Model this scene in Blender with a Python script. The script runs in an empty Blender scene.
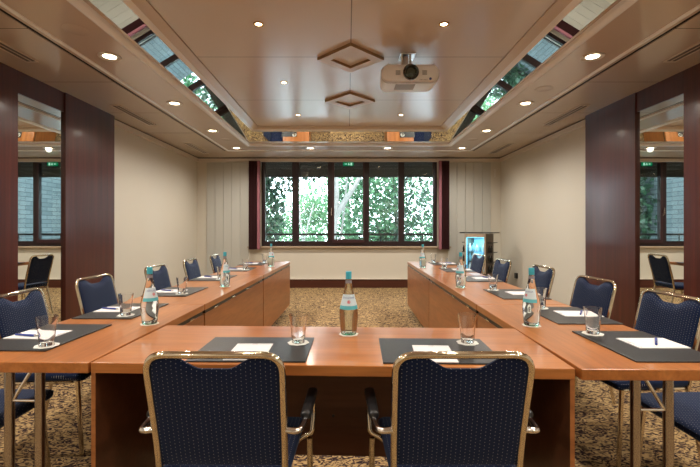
import bpy, bmesh, math, random
from mathutils import Vector, Matrix
random.seed(7)
S = bpy.context.scene
C = S.collection
PI = math.pi
R = math.radians
CX = 0.03            # centre line of the room

# ------------------------------------------------------------------ materials
def new_mat(name):
    m = bpy.data.materials.new(name); m.use_nodes = True
    nt = m.node_tree; nt.nodes.clear()
    out = nt.nodes.new('ShaderNodeOutputMaterial')
    return m, nt, out
def pset(b, **k):
    for n, v in k.items():
        n = n.replace('_', ' ')
        if n in b.inputs: b.inputs[n].default_value = v
def rgb(r, g, b): return (r, g, b, 1)
def simple(name, col, rough=.5, metal=0, noise=0, nscale=20, bump=0, coat=0, spec=.5):
    m, nt, out = new_mat(name)
    b = nt.nodes.new('ShaderNodeBsdfPrincipled')
    pset(b, Base_Color=rgb(*col), Roughness=rough, Metallic=metal, Coat_Weight=coat)
    b.inputs['Specular IOR Level'].default_value = spec
    if coat: b.inputs['Coat Roughness'].default_value = .15
    nt.links.new(b.outputs[0], out.inputs[0])
    if noise or bump:
        tc = nt.nodes.new('ShaderNodeTexCoord')
        n = nt.nodes.new('ShaderNodeTexNoise'); n.inputs['Scale'].default_value = nscale; n.inputs['Detail'].default_value = 4
        nt.links.new(tc.outputs['Object'], n.inputs['Vector'])
        if noise:
            mx = nt.nodes.new('ShaderNodeMix'); mx.data_type = 'RGBA'
            mx.inputs[6].default_value = rgb(*[c*(1-noise) for c in col]); mx.inputs[7].default_value = rgb(*[min(1, c*(1+noise)) for c in col])
            nt.links.new(n.outputs['Fac'], mx.inputs[0]); nt.links.new(mx.outputs[2], b.inputs['Base Color'])
        if bump:
            bp = nt.nodes.new('ShaderNodeBump'); bp.inputs['Strength'].default_value = bump; bp.inputs['Distance'].default_value = .002
            nt.links.new(n.outputs['Fac'], bp.inputs['Height']); nt.links.new(bp.outputs[0], b.inputs['Normal'])
    return m
def wood(name, c1, c2, c3, stretch=(1.2, 22, 22), rough=.32, coat=.3):
    m, nt, out = new_mat(name)
    N = nt.nodes.new; L = nt.links.new
    b = N('ShaderNodeBsdfPrincipled'); pset(b, Roughness=rough, Coat_Weight=coat); b.inputs['Coat Roughness'].default_value = .12
    tc = N('ShaderNodeTexCoord'); mp = N('ShaderNodeMapping'); mp.inputs['Scale'].default_value = stretch
    oi = N('ShaderNodeObjectInfo')
    L(tc.outputs['Object'], mp.inputs['Vector'])
    ad = N('ShaderNodeVectorMath'); ad.operation = 'ADD'
    ml = N('ShaderNodeMath'); ml.operation = 'MULTIPLY'; ml.inputs[1].default_value = 37
    L(oi.outputs['Random'], ml.inputs[0]); L(mp.outputs[0], ad.inputs[0]); L(ml.outputs[0], ad.inputs[1])
    n1 = N('ShaderNodeTexNoise'); n1.inputs['Scale'].default_value = .55; n1.inputs['Detail'].default_value = 6; n1.inputs['Roughness'].default_value = .6
    n1.inputs['Distortion'].default_value = .6
    n2 = N('ShaderNodeTexNoise'); n2.inputs['Scale'].default_value = 4.5; n2.inputs['Detail'].default_value = 3
    L(ad.outputs[0], n1.inputs['Vector']); L(ad.outputs[0], n2.inputs['Vector'])
    cr = N('ShaderNodeValToRGB'); e = cr.color_ramp.elements
    e[0].position = .3; e[0].color = rgb(*c1); e[1].position = .72; e[1].color = rgb(*c3)
    k = cr.color_ramp.elements.new(.5); k.color = rgb(*c2)
    L(n1.outputs['Fac'], cr.inputs[0])
    mx = N('ShaderNodeMix'); mx.data_type = 'RGBA'; mx.blend_type = 'MULTIPLY'; mx.inputs[0].default_value = .35
    cr2 = N('ShaderNodeValToRGB'); cr2.color_ramp.elements[0].position = .35; cr2.color_ramp.elements[0].color = rgb(.5, .5, .5); cr2.color_ramp.elements[1].position = .6
    L(n2.outputs['Fac'], cr2.inputs[0]); L(cr.outputs[0], mx.inputs[6]); L(cr2.outputs[0], mx.inputs[7])
    L(mx.outputs[2], b.inputs['Base Color']); L(b.outputs[0], out.inputs[0])
    return m
def emit(name, col, s):
    m, nt, out = new_mat(name)
    e = nt.nodes.new('ShaderNodeEmission'); e.inputs[0].default_value = rgb(*col); e.inputs[1].default_value = s
    nt.links.new(e.outputs[0], out.inputs[0]); return m
def fabric(name, axis, base=(.003, .009, .038), dot=(.30, .30, .30), sx=.0150, sy=.0125):
    m, nt, out = new_mat(name)
    N = nt.nodes.new; L = nt.links.new
    def M(op, a, b_=None, c=None):
        n = N('ShaderNodeMath'); n.operation = op
        for i, v in enumerate((a, b_, c)):
            if v is None: continue
            if isinstance(v, (int, float)): n.inputs[i].default_value = v
            else: L(v, n.inputs[i])
        return n.outputs[0]
    b = N('ShaderNodeBsdfPrincipled'); pset(b, Roughness=.85, Sheen_Weight=.22); b.inputs['Specular IOR Level'].default_value = .2
    b.inputs['Sheen Tint'].default_value = rgb(.42, .54, .78)
    tc = N('ShaderNodeTexCoord'); sp = N('ShaderNodeSeparateXYZ'); L(tc.outputs['Object'], sp.inputs[0])
    x = M('DIVIDE', sp.outputs[0], sx); y = M('DIVIDE', sp.outputs[axis], sy)
    col = M('FLOOR', x)
    off = M('MULTIPLY', M('MODULO', M('ABSOLUTE', col), 2.0), .5)
    y = M('ADD', y, off)
    fx = M('ABSOLUTE', M('SUBTRACT', M('FRACT', x), .5)); fy = M('ABSOLUTE', M('SUBTRACT', M('FRACT', y), .5))
    d = M('SQRT', M('ADD', M('POWER', M('MULTIPLY', fx, sx), 2.0), M('POWER', M('MULTIPLY', fy, sy*.85), 2.0)))
    f = M('LESS_THAN', d, .00115)
    wv = N('ShaderNodeTexNoise'); wv.inputs['Scale'].default_value = 300; L(tc.outputs['Object'], wv.inputs[0])
    mx0 = N('ShaderNodeMix'); mx0.data_type = 'RGBA'; mx0.inputs[6].default_value = rgb(*[c*.6 for c in base]); mx0.inputs[7].default_value = rgb(*[c*1.5 for c in base])
    L(wv.outputs['Fac'], mx0.inputs[0])
    mx = N('ShaderNodeMix'); mx.data_type = 'RGBA'; mx.inputs[7].default_value = rgb(*dot)
    L(f, mx.inputs[0]); L(mx0.outputs[2], mx.inputs[6])
    L(mx.outputs[2], b.inputs['Base Color'])
    L(b.outputs[0], out.inputs[0]); return m
def glass(name, col=(1, 1, 1), ior=1.45, rough=0):
    m, nt, out = new_mat(name)
    b = nt.nodes.new('ShaderNodeBsdfGlass'); b.inputs[0].default_value = rgb(*col); b.inputs['IOR'].default_value = ior; b.inputs['Roughness'].default_value = rough
    nt.links.new(b.outputs[0], out.inputs[0]); return m
def pane_glass(name, tint=(1, 1, 1), gl=.07):
    m, nt, out = new_mat(name)
    t = nt.nodes.new('ShaderNodeBsdfTransparent'); t.inputs[0].default_value = rgb(*tint)
    g = nt.nodes.new('ShaderNodeBsdfGlossy'); g.inputs['Roughness'].default_value = .02
    mx = nt.nodes.new('ShaderNodeMixShader'); mx.inputs[0].default_value = gl
    nt.links.new(t.outputs[0], mx.inputs[1]); nt.links.new(g.outputs[0], mx.inputs[2]); nt.links.new(mx.outputs[0], out.inputs[0])
    return m
def carpet_mat():
    m, nt, out = new_mat('carpet')
    N = nt.nodes.new; L = nt.links.new
    b = N('ShaderNodeBsdfPrincipled'); pset(b, Roughness=.95); b.inputs['Specular IOR Level'].default_value = .1
    tc = N('ShaderNodeTexCoord')
    mp = N('ShaderNodeMapping'); mp.inputs['Rotation'].default_value = (0, 0, .5); mp.inputs['Scale'].default_value = (1, 1.7, 1)
    L(tc.outputs['Object'], mp.inputs[0])
    n = N('ShaderNodeTexNoise'); n.inputs['Scale'].default_value = 21; n.inputs['Detail'].default_value = 2; n.inputs['Distortion'].default_value = 2.2
    L(mp.outputs[0], n.inputs[0])
    cr = N('ShaderNodeValToRGB'); e = cr.color_ramp.elements
    e[0].position = .38; e[0].color = rgb(.028, .016, .018); e[1].position = .62; e[1].color = rgb(.50, .34, .16)
    k = e.new(.47); k.color = rgb(.10, .06, .045); k = e.new(.52); k.color = rgb(.40, .265, .12)
    L(n.outputs['Fac'], cr.inputs[0])
    n2 = N('ShaderNodeTexNoise'); n2.inputs['Scale'].default_value = 1.3; n2.inputs['Detail'].default_value = 3; L(tc.outputs['Object'], n2.inputs[0])
    mx = N('ShaderNodeMix'); mx.data_type = 'RGBA'; mx.blend_type = 'MULTIPLY'; mx.inputs[0].default_value = .5
    cr2 = N('ShaderNodeValToRGB'); cr2.color_ramp.elements[0].color = rgb(.7, .7, .7); L(n2.outputs['Fac'], cr2.inputs[0])
    L(cr.outputs[0], mx.inputs[6]); L(cr2.outputs[0], mx.inputs[7]); L(mx.outputs[2], b.inputs['Base Color'])
    bp = N('ShaderNodeBump'); bp.inputs['Strength'].default_value = .3; bp.inputs['Distance'].default_value = .004
    L(n.outputs['Fac'], bp.inputs['Height']); L(bp.outputs[0], b.inputs['Normal'])
    L(b.outputs[0], out.inputs[0]); return m
def ceiling_mat(name, col, xs, ys, rough=.23, coat=.0, spec=1.0):
    """laminate panels; thin joints at the given x and y positions (world)"""
    m, nt, out = new_mat(name)
    N = nt.nodes.new; L = nt.links.new
    b = N('ShaderNodeBsdfPrincipled'); pset(b, Roughness=rough, Coat_Weight=coat); b.inputs['Specular IOR Level'].default_value = spec
    tc = N('ShaderNodeTexCoord'); sp = N('ShaderNodeSeparateXYZ'); L(tc.outputs['Object'], sp.inputs[0])
    acc = None
    for axis, vals in ((0, xs), (1, ys)):
        for v in vals:
            a = N('ShaderNodeMath'); a.operation = 'COMPARE'; a.inputs[1].default_value = v; a.inputs[2].default_value = .0045
            L(sp.outputs[axis], a.inputs[0])
            if acc is None: acc = a.outputs[0]
            else:
                q = N('ShaderNodeMath'); q.operation = 'MAXIMUM'; L(acc, q.inputs[0]); L(a.outputs[0], q.inputs[1]); acc = q.outputs[0]
    n = N('ShaderNodeTexNoise'); n.inputs['Scale'].default_value = .8; L(tc.outputs['Object'], n.inputs[0])
    m0 = N('ShaderNodeMix'); m0.data_type = 'RGBA'; m0.inputs[6].default_value = rgb(*[c*.93 for c in col]); m0.inputs[7].default_value = rgb(*[c*1.05 for c in col])
    L(n.outputs['Fac'], m0.inputs[0])
    mx = N('ShaderNodeMix'); mx.data_type = 'RGBA'; mx.inputs[7].default_value = rgb(*[c*.3 for c in col])
    L(m0.outputs[2], mx.inputs[6])
    if acc is not None: L(acc, mx.inputs[0])
    else: mx.inputs[0].default_value = 0
    L(mx.outputs[2], b.inputs['Base Color']); L(b.outputs[0], out.inputs[0]); return m
def brick_mat():
    m, nt, out = new_mat('painted_brick')
    N = nt.nodes.new; L = nt.links.new
    b = N('ShaderNodeBsdfPrincipled'); pset(b, Roughness=.8)
    tc = N('ShaderNodeTexCoord'); sp = N('ShaderNodeSeparateXYZ'); cb = N('ShaderNodeCombineXYZ')
    L(tc.outputs['Object'], sp.inputs[0]); L(sp.outputs[1], cb.inputs[0]); L(sp.outputs[2], cb.inputs[1])
    br = N('ShaderNodeTexBrick'); br.inputs['Scale'].default_value = 1; br.inputs['Brick Width'].default_value = .42; br.inputs['Row Height'].default_value = .125
    br.inputs['Mortar Size'].default_value = .011
    br.inputs['Color1'].default_value = rgb(.105, .14, .145); br.inputs['Color2'].default_value = rgb(.07, .10, .105); br.inputs['Mortar'].default_value = rgb(.035, .05, .055)
    L(cb.outputs[0], br.inputs['Vector']); L(br.outputs['Color'], b.inputs['Base Color'])
    L(b.outputs[0], out.inputs[0]); return m
def leaf_mat(name, c1, c2, tr=.35):
    m, nt, out = new_mat(name)
    N = nt.nodes.new; L = nt.links.new
    tc = N('ShaderNodeTexCoord'); n = N('ShaderNodeTexNoise'); n.inputs['Scale'].default_value = 3.5; n.inputs['Detail'].default_value = 5
    L(tc.outputs['Object'], n.inputs[0])
    cr = N('ShaderNodeValToRGB'); cr.color_ramp.elements[0].position = .35; cr.color_ramp.elements[0].color = rgb(*c1)
    cr.color_ramp.elements[1].position = .65; cr.color_ramp.elements[1].color = rgb(*c2); L(n.outputs['Fac'], cr.inputs[0])
    d = N('ShaderNodeBsdfPrincipled'); pset(d, Roughness=.45); t = N('ShaderNodeBsdfTranslucent')
    L(cr.outputs[0], d.inputs['Base Color']); L(cr.outputs[0], t.inputs[0])
    mx = N('ShaderNodeMixShader'); mx.inputs[0].default_value = tr
    L(d.outputs[0], mx.inputs[1]); L(t.outputs[0], mx.inputs[2]); L(mx.outputs[0], out.inputs[0]); return m

M = {}
M['cherry'] = wood('cherry_veneer', (.31, .100, .021), (.40, .138, .032), (.48, .182, .048), (1.1, 16, 16), .28, .32)
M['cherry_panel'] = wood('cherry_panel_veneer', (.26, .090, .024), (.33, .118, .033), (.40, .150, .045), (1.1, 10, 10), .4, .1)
M['shaded_panel'] = wood('shaded_brown_veneer', (.085, .028, .011), (.11, .036, .014), (.14, .047, .019), (1.1, 10, 10), .45, .05)  # brown panel veneer darkened, with the shade under the front table in its colour
M['mahogany'] = wood('mahogany_veneer', (.045, .007, .004), (.068, .011, .006), (.098, .017, .008), (26, 26, .8), .33, .15)
M['mahogany_h'] = wood('mahogany_trim', (.050, .012, .008), (.07, .016, .01), (.09, .02, .012), (.8, 26, 26), .3, .3)
M['carpet'] = carpet_mat()
M['wall'] = simple('wall_paint', (.63, .595, .515), .55, noise=.03, nscale=1.2, spec=.3)
M['wall_grey'] = simple('wall_fabric_grey', (.50, .50, .46), .7, noise=.03, nscale=2)
M['crown'] = simple('crown_moulding', (.66, .60, .52), .4)
M['bead'] = simple('silver_bead', (.92, .93, .95), .2)
M['gap'] = simple('shadow_gap', (.006, .005, .004), .9)
M['mirror'] = simple('mirror', (.86, .9, .88), .0, metal=1)
M['ceil_lo'] = ceiling_mat('ceiling_laminate_outer', (.58, .49, .40), [], [-1.4+1.1*i for i in range(9)])
M['ceil_in'] = ceiling_mat('ceiling_laminate_inner', (.62, .53, .455), [], [], rough=.15)
M['ceil_up'] = ceiling_mat('ceiling_laminate_upper', (.68, .59, .52), [CX], [-.05, 1.32, 2.68, 4.04, 5.40])
M['frame'] = simple('window_frame_brown', (.018, .007, .008), .4)
M['sash'] = simple('sash_brown', (.04, .015, .018), .35)
M['pane'] = pane_glass('window_glass', (1, 1, 1), .035)
M['fridge_pane'] = pane_glass('fridge_glass', (.9, .97, 1), .06)
M['chrome'] = simple('champagne_chrome', (.74, .66, .53), .08, metal=1)
M['steel'] = simple('bright_steel', (.78, .77, .76), .16, metal=1)
M['greytube'] = simple('satin_steel_tube', (.46, .42, .39), .2, metal=1)
M['fab_back'] = fabric('navy_dotted_back', 2)
M['fab_seat'] = fabric('navy_dotted_seat', 1)
M['black'] = simple('black_plastic', (.012, .012, .013), .35)
M['pad'] = simple('charcoal_leatherette', (.017, .018, .020), .38, bump=.15, nscale=400)
M['paper'] = simple('paper', (.70, .68, .68), .7)
M['print'] = simple('print_grey', (.30, .28, .32), .7)
M['blue_ink'] = simple('pen_blue', (.03, .06, .30), .3)
M['silver'] = simple('pen_silver', (.7, .7, .72), .2, metal=1)
M['coaster'] = simple('coaster_paper', (.80, .79, .74), .8)
M['tumbler'] = glass('tumbler_glass', (1, 1, 1), 1.45)
M['water'] = glass('bottle_water', (.955, .985, .97), 1.34)
M['bottle_base'] = glass('bottle_base_green', (.62, .93, .78), 1.45)
M['cap'] = simple('teal_cap', (.05, .42, .56), .35)
M['label_w'] = simple('label_white', (.58, .70, .76), .5)
M['label_t'] = simple('label_teal', (.10, .45, .52), .5)
M['label_r'] = simple('label_red', (.65, .06, .07), .5)
M['label_b'] = simple('label_blue', (.04, .09, .32), .5)
M['white'] = simple('projector_white', (.92, .94, .97), .35)
M['white_d'] = simple('projector_grille', (.34, .34, .36), .5)
M['proj_tan'] = simple('projector_side', (.50, .47, .45), .4)
M['lens'] = simple('lens_black', (.006, .007, .009), .08, coat=1)
M['lensgreen'] = simple('lens_coating', (.01, .04, .025), .05, coat=1)
M['lamp'] = emit('lamp_warm', (1, .80, .52), 16)
M['lamp_s'] = emit('lamp_spot', (1, .78, .48), 14)
M['ring'] = simple('downlight_ring', (.70, .68, .64), .3)
M['goldring'] = simple('brass_ring', (.72, .45, .16), .25, metal=1)
M['vent'] = simple('vent_frame', (.62, .54, .46), .4)
M['ventdark'] = simple('vent_dark', (.10, .08, .065), .6)
M['diamond'] = simple('diamond_frame_paint', (.66, .57, .49), .35)
M['gold'] = simple('gold_edge', (.30, .19, .09), .45)
M['curtain'] = simple('curtain_oxblood', (.055, .012, .014), .7, noise=.3, nscale=40)
M['mauve'] = simple('curtain_mauve', (.30, .11, .14), .7)
M['sill'] = simple('sill_stone', (.40, .31, .22), .4)
M['concrete'] = simple('balcony_concrete', (.32, .33, .32), .8, noise=.15, nscale=5)
M['brick'] = brick_mat()
M['shutter'] = simple('roller_shutter_slats', (.05, .085, .095), .6)
M['rail'] = simple('railing_dark', (.006, .010, .012), .5)
M['bark'] = simple('plane_bark', (.24, .24, .22), .8, noise=.5, nscale=7)
M['bark_d'] = simple('dark_bark', (.12, .11, .09), .8, noise=.4, nscale=7)
M['leaf_d'] = leaf_mat('leaf_dark', (.008, .030, .018), (.035, .10, .05), .25)
M['leaf_m'] = leaf_mat('leaf_mid', (.012, .060, .025), (.07, .20, .085), .3)
M['leaf_l'] = leaf_mat('leaf_light', (.04, .13, .06), (.16, .31, .15), .35)
M['pale_ground'] = simple('bounce_ground', (.50, .53, .56), .9, noise=.15, nscale=2)  # unseen ground, made pale to bounce daylight onto the ceiling
M['green_sign'] = emit('sign_green', (.0, .20, .07), .8)
M['sign_white'] = emit('sign_white', (.55, .9, .7), .8)
M['fridge_in'] = simple('fridge_interior', (.45, .65, .75), .5)
M['fridge_led'] = emit('fridge_led', (.25, .72, 1), 2.2)
M['fridge_frame'] = simple('fridge_frame_beige', (.42, .33, .24), .45)
M['fridge_side'] = simple('cabinet_side_brown', (.10, .07, .045), .5)
M['snack'] = simple('snack_red', (.45, .04, .04), .4)
M['bottle_s'] = simple('small_bottle', (.30, .55, .62), .15)
M['bottle_s2'] = simple('small_bottle_clear', (.75, .85, .88), .15)
M['bottle_dk'] = simple('small_bottle_dark', (.02, .02, .018), .2)

# ------------------------------------------------------------------ mesh builder
class MB:
    def __init__(s): s.v = []; s.f = []; s.mi = []; s.m = 0
    def add(s, vs, fs):
        o = len(s.v); s.v += [tuple(v) for v in vs]
        for f in fs: s.f.append([i+o for i in f]); s.mi.append(s.m)
        return s
    def box(s, x0, x1, y0, y1, z0, z1):
        return s.add([(x0,y0,z0),(x1,y0,z0),(x1,y1,z0),(x0,y1,z0),(x0,y0,z1),(x1,y0,z1),(x1,y1,z1),(x0,y1,z1)],
                     [(0,3,2,1),(4,5,6,7),(0,1,5,4),(1,2,6,5),(2,3,7,6),(3,0,4,7)])
    def rbox(s, x0, x1, y0, y1, z0, z1, r=.005, seg=2):
        bm = bmesh.new(); t = MB().box(x0, x1, y0, y1, z0, z1)
        vs = [bm.verts.new(v) for v in t.v]
        for f in t.f: bm.faces.new([vs[i] for i in f])
        bmesh.ops.bevel(bm, geom=list(bm.edges), offset=r, segments=seg, profile=.5, affect='EDGES')
        bm.verts.index_update(); s.add([v.co[:] for v in bm.verts], [[v.index for v in f.verts] for f in bm.faces]); bm.free(); return s
    def lathe(s, prof, n=24, cx=0, cy=0, cz=0, caps=True, wob=None):
        vs = []; fs = []
        for (r, z) in prof:
            for k in range(n):
                a = 2*PI*k/n; rr = r*(wob(a) if wob else 1)
                vs.append((cx+rr*math.cos(a), cy+rr*math.sin(a), cz+z))
        for i in range(len(prof)-1):
            for k in range(n):
                k2 = (k+1) % n
                fs.append((i*n+k, i*n+k2, (i+1)*n+k2, (i+1)*n+k))
        if caps:
            fs.append(tuple(reversed(range(n)))); fs.append(tuple(range((len(prof)-1)*n, len(prof)*n)))
        return s.add(vs, fs)
    def tube(s, pts, r, n=10, corner=0, cs=5, caps=True, closed=False):
        P = [Vector(p) for p in pts]
        if corner:
            Q = [P[0]]
            for i in range(1, len(P)-1):
                a, b, c = P[i-1], P[i], P[i+1]
                d = min(corner, (a-b).length*.48, (c-b).length*.48)
                p, q = b+(a-b).normalized()*d, b+(c-b).normalized()*d
                for k in range(cs+1):
                    t = k/cs; Q.append(p*(1-t)**2+b*2*t*(1-t)+q*t*t)
            Q.append(P[-1]); P = Q
        rs = r if isinstance(r, (list, tuple)) else [r]*len(P)
        if len(rs) != len(P): rs = [rs[0]+(rs[-1]-rs[0])*i/(len(P)-1) for i in range(len(P))]
        vs = []; fs = []; up = None
        for i, p in enumerate(P):
            t = (P[min(i+1, len(P)-1)]-P[max(i-1, 0)]).normalized()
            if up is None:
                up = t.orthogonal().normalized()
            else:
                up = (up - t*up.dot(t)).normalized()
            w = t.cross(up)
            for k in range(n):
                a = 2*PI*k/n; vs.append(p+(up*math.cos(a)+w*math.sin(a))*rs[i])
        for i in range(len(P)-1):
            for k in range(n):
                k2 = (k+1) % n
                fs.append((i*n+k, i*n+k2, (i+1)*n+k2, (i+1)*n+k))
        if caps: fs.append(tuple(reversed(range(n)))); fs.append(tuple(range((len(P)-1)*n, len(P)*n)))
        return s.add(vs, fs)
    def prism(s, poly, z0, z1, tf=None):
        n = len(poly); vs = [(x, y, z0) for x, y in poly]+[(x, y, z1) for x, y in poly]
        if tf: vs = [tf(v) for v in vs]
        return s.add(vs, [tuple(reversed(range(n))), tuple(range(n, 2*n))]+[(i, (i+1) % n, n+(i+1) % n, n+i) for i in range(n)])
    def quad(s, a, b, c, d): return s.add([a, b, c, d], [(0, 1, 2, 3)])
    def build(s, name, mats, parent=None, smooth=False, loc=None, fix=True):
        me = bpy.data.meshes.new(name); me.from_pydata(s.v, [], s.f)
        if not isinstance(mats, (list, tuple)): mats = [mats]
        for m in mats: me.materials.append(m if not isinstance(m, str) else M[m])
        if len(mats) > 1:
            for p, i in zip(me.polygons, s.mi): p.material_index = i
        if fix:
            bm = bmesh.new(); bm.from_mesh(me); bmesh.ops.recalc_face_normals(bm, faces=list(bm.faces)); bm.to_mesh(me); bm.free()
        if smooth:
            for p in me.polygons: p.use_smooth = True
            if hasattr(me, 'set_sharp_from_angle'): me.set_sharp_from_angle(angle=R(40))
        me.update()
        o = bpy.data.objects.new(name, me); C.objects.link(o)
        if parent: o.parent = parent
        if loc: o.location = loc
        return o
def tag(o, label=None, cat=None, group=None, kind=None):
    if label: o['label'] = label
    if cat: o['category'] = cat
    if group: o['group'] = group
    if kind: o['kind'] = kind
    return o
def thing(name, label, cat, loc=(0, 0, 0), rz=0, group=None):
    o = bpy.data.objects.new(name, None); C.objects.link(o); o.empty_display_size = .1
    o.location = loc; o.rotation_euler = (0, 0, rz); return tag(o, label, cat, group)
def dup(root, loc, rz=0, label=None, group=None, parent=None):
    r = root.copy(); C.objects.link(r)
    if parent is None:
        r.location = loc; r.rotation_euler = (0, 0, rz)
        if label: r['label'] = label
        if group: r['group'] = group
    else: r.parent = parent
    for ch in list(root.children): dup(ch, None, parent=r)
    return r
def struct(o, label=None):
    o['kind'] = 'structure'
    if label: o['label'] = label
    return o

# ------------------------------------------------------------------ the room
ZC = 2.70; YB = 8.55; YN = -2.4; WH = 3.17
ZL = ZC
struct(MB().box(CX-WH-.2, CX+WH+.2, YN-.2, YB+.25, -.12, 0).build('floor', 'carpet'), 'tan and dark brown patterned carpet')
def wall_side(name, s):
    b = MB(); x = CX+s*WH
    b.box(min(x, x+s*.15), max(x, x+s*.15), YN-.15, YB+.25, 0, 3.15)
    return struct(b.build(name, 'wall'), 'beige painted side wall')
wall_side('wall_left', -1); wall_side('wall_right', 1)
struct(MB().box(CX-WH, CX+WH, YN-.15, YN, 0, 3.15).build('wall_near', 'wall'))
# window wall with opening
WX0, WX1, WZ0, WZ1 = -1.80, 1.87, .86, 2.66
b = MB()
b.box(CX-WH, WX0, YB, YB+.25, 0, 3.15); b.box(WX1, CX+WH, YB, YB+.25, 0, 3.15)
b.box(WX0, WX1, YB, YB+.25, 0, WZ0); b.box(WX0, WX1, YB, YB+.25, WZ1, 3.15)
struct(b.build('wall_window', 'wall'), 'beige wall around the window band')
# grey vertical cladding left and right of the window
for nm, x0, x1 in (('trim_1', -2.93, -2.06), ('trim_2', 2.10, 2.985)):
    b = MB(); n = 5
    for i in range(n):
        a = x0+(x1-x0)*i/n; c = x0+(x1-x0)*(i+1)/n
        b.box(a, c-.006, YB-.022, YB, .24, 2.60)
    struct(b.build(nm, 'wall_grey'), 'grey wall cladding strips beside the window')
# baseboards
def base(name, x0, x1, y0, y1, hb=.175, m='mahogany_h'):
    b = MB(); b.box(x0, x1, y0, y1, 0, hb); return struct(b.build(name, m))
base('baseboard_window', CX-WH, CX+WH, YB-.04, YB)
struct(MB().box(CX-WH, CX+WH, YB-.055, YB-.0, .175, .195).build('trim_3', 'crown'), 'pale bead above the window wall baseboard')
base('baseboard_left', CX-WH, CX-WH+.02, 5.44, YB-.06, .10)
base('baseboard_right', CX+WH-.02, CX+WH, 5.44, YB-.06, .10)
# crown moulding with dark joint above
def ring(b, hx0, hx1, y0n, y0f, y1n, y1f, z0, z1):
    """rectangular ring between outer (hx0,y0n..y0f) and inner (hx1,y1n..y1f)"""
    o = [(CX-hx0, y0n), (CX+hx0, y0n), (CX+hx0, y0f), (CX-hx0, y0f)]
    i = [(CX-hx1, y1n), (CX+hx1, y1n), (CX+hx1, y1f), (CX-hx1, y1f)]
    for k in range(4):
        j = (k+1) % 4
        if z0 == z1: b.quad((*o[k], z0), (*o[j], z0), (*i[j], z1), (*i[k], z1))
        else:
            vs = [(*o[k], z0), (*o[j], z0), (*i[j], z0), (*i[k], z0), (*o[k], z1), (*o[j], z1), (*i[j], z1), (*i[k], z1)]
            b.add(vs, [(0,3,2,1),(4,5,6,7),(0,1,5,4),(1,2,6,5),(2,3,7,6),(3,0,4,7)])
    return b
b = MB(); ring(b, WH, WH-.05, YN, YB, YN+.05, YB-.05, ZL-.085, ZL-.018)
struct(b.build('trim_4', 'crown'), 'pale crown moulding along the top of the walls')
b = MB(); ring(b, WH, WH-.03, YN, YB, YN+.03, YB-.03, ZL-.018, ZL)
struct(b.build('trim_5', 'gap'), 'dark joint between crown moulding and ceiling')
# ceiling: outer ring, shadow gap, inner ring, tray
ceil = bpy.data.objects.new('ceiling', None); C.objects.link(ceil); struct(ceil, 'stepped ceiling with a recessed tray')
GX, GY0, GY1 = 2.372, -1.65, 7.805
b = MB(); ring(b, WH+.15, GX, YN-.15, YB+.25, GY0, GY1, ZL, ZL+.12); b.build('outer_ceiling', 'ceil_lo', ceil)
b = MB(); ring(b, GX, GX-.034, GY0, GY1, GY0+.034, GY1-.034, ZL+.006, ZL+.12); b.build('shadow_gap', 'gap', ceil)
b = MB(); ring(b, GX-.034, 1.82, GY0+.034, GY1-.034, -.95, 7.25, ZL, ZL+.12); b.build('inner_ceiling', 'ceil_in', ceil)
def sweep(b, prof, hx0, yn0, yf0):
    # prof: (inward offset, z); rectangular sweep
    pr = []
    for o_, z in prof:
        pr.append([(CX-hx0+o_, yn0+o_, z), (CX+hx0-o_, yn0+o_, z), (CX+hx0-o_, yf0-o_, z), (CX-hx0+o_, yf0-o_, z)])
    for a_, c_ in zip(pr, pr[1:]):
        for k in range(4):
            j = (k+1) % 4; b.quad(a_[k], a_[j], c_[j], c_[k])
    return b
hump = lambda w_, h_, n_=8: [(w_*(1-math.cos(PI*i/n_))/2, ZL-h_*math.sin(PI*i/n_)) for i in range(n_+1)]
sweep(MB(), hump(.036, .016), GX-.072, GY0+.072, GY1-.072).build('ceiling_bead', 'bead', ceil, True)
# bead at the tray edge
TX, TN = 1.74, -.85
b = sweep(MB(), hump(.075, .024)+[(.082, ZL+.03)], 1.825, -.955, 7.255); b.build('tray_bead', 'bead', ceil, True)
b = MB(); ring(b, TX, 1.71, TN+.02, 7.17, TN+.0, 6.99, ZL+.012, ZL+.035); b.build('tray_ledge', 'ceil_in', ceil)
# mirror slope at 45 degrees
a0 = (1.71, TN, 6.99, ZL+.016); a1 = (1.632, TN+.12, 6.881, ZL+.016+.139)
nm = ['near', 'right', 'far', 'left']
def slope_ring(b, A, B, th=.02):
    o = [(CX-A[0], A[1]), (CX+A[0], A[1]), (CX+A[0], A[2]), (CX-A[0], A[2])]
    i = [(CX-B[0], B[1]), (CX+B[0], B[1]), (CX+B[0], B[2]), (CX-B[0], B[2])]
    for k in range(4):
        j = (k+1) % 4
        vs = [(*o[k], A[3]), (*o[j], A[3]), (*i[j], B[3]), (*i[k], B[3])]
        vs += [(x, y, z+th*1.4) for x, y, z in vs]
        b.add(vs, [(0,1,2,3),(7,6,5,4),(0,4,5,1),(1,5,6,2),(2,6,7,3),(3,7,4,0)])
    return b
slope_ring(MB(), a0, a1).build('tray_mirror', 'mirror', ceil)
a2 = (1.59, TN+.15, 6.82, ZL+.18); a3 = (1.515, TN+.195, 6.79, ZL+.215)
slope_ring(MB(), a1, a2).build('tray_bead', 'bead', ceil)
slope_ring(MB(), a2, a3).build('tray_frame', 'diamond', ceil)
b = MB(); ring(b, 1.70, 1.505, TN, 6.95, TN+.21, 6.785, ZL+.245, ZL+.26); b.build('shadow_gap', 'gap', ceil)
b = MB(); b.box(CX-1.51, CX+1.51, TN+.20, 6.79, ZL+.225, ZL+.29); b.build('upper_ceiling', 'ceil_up', ceil)
ZU = ZL+.225
struct(MB().box(CX-WH-.15, CX+WH+.15, YN-.15, YB+.25, 3.15, 3.3).build('ceiling_slab', 'concrete'), 'building slab above the ceiling')

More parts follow.
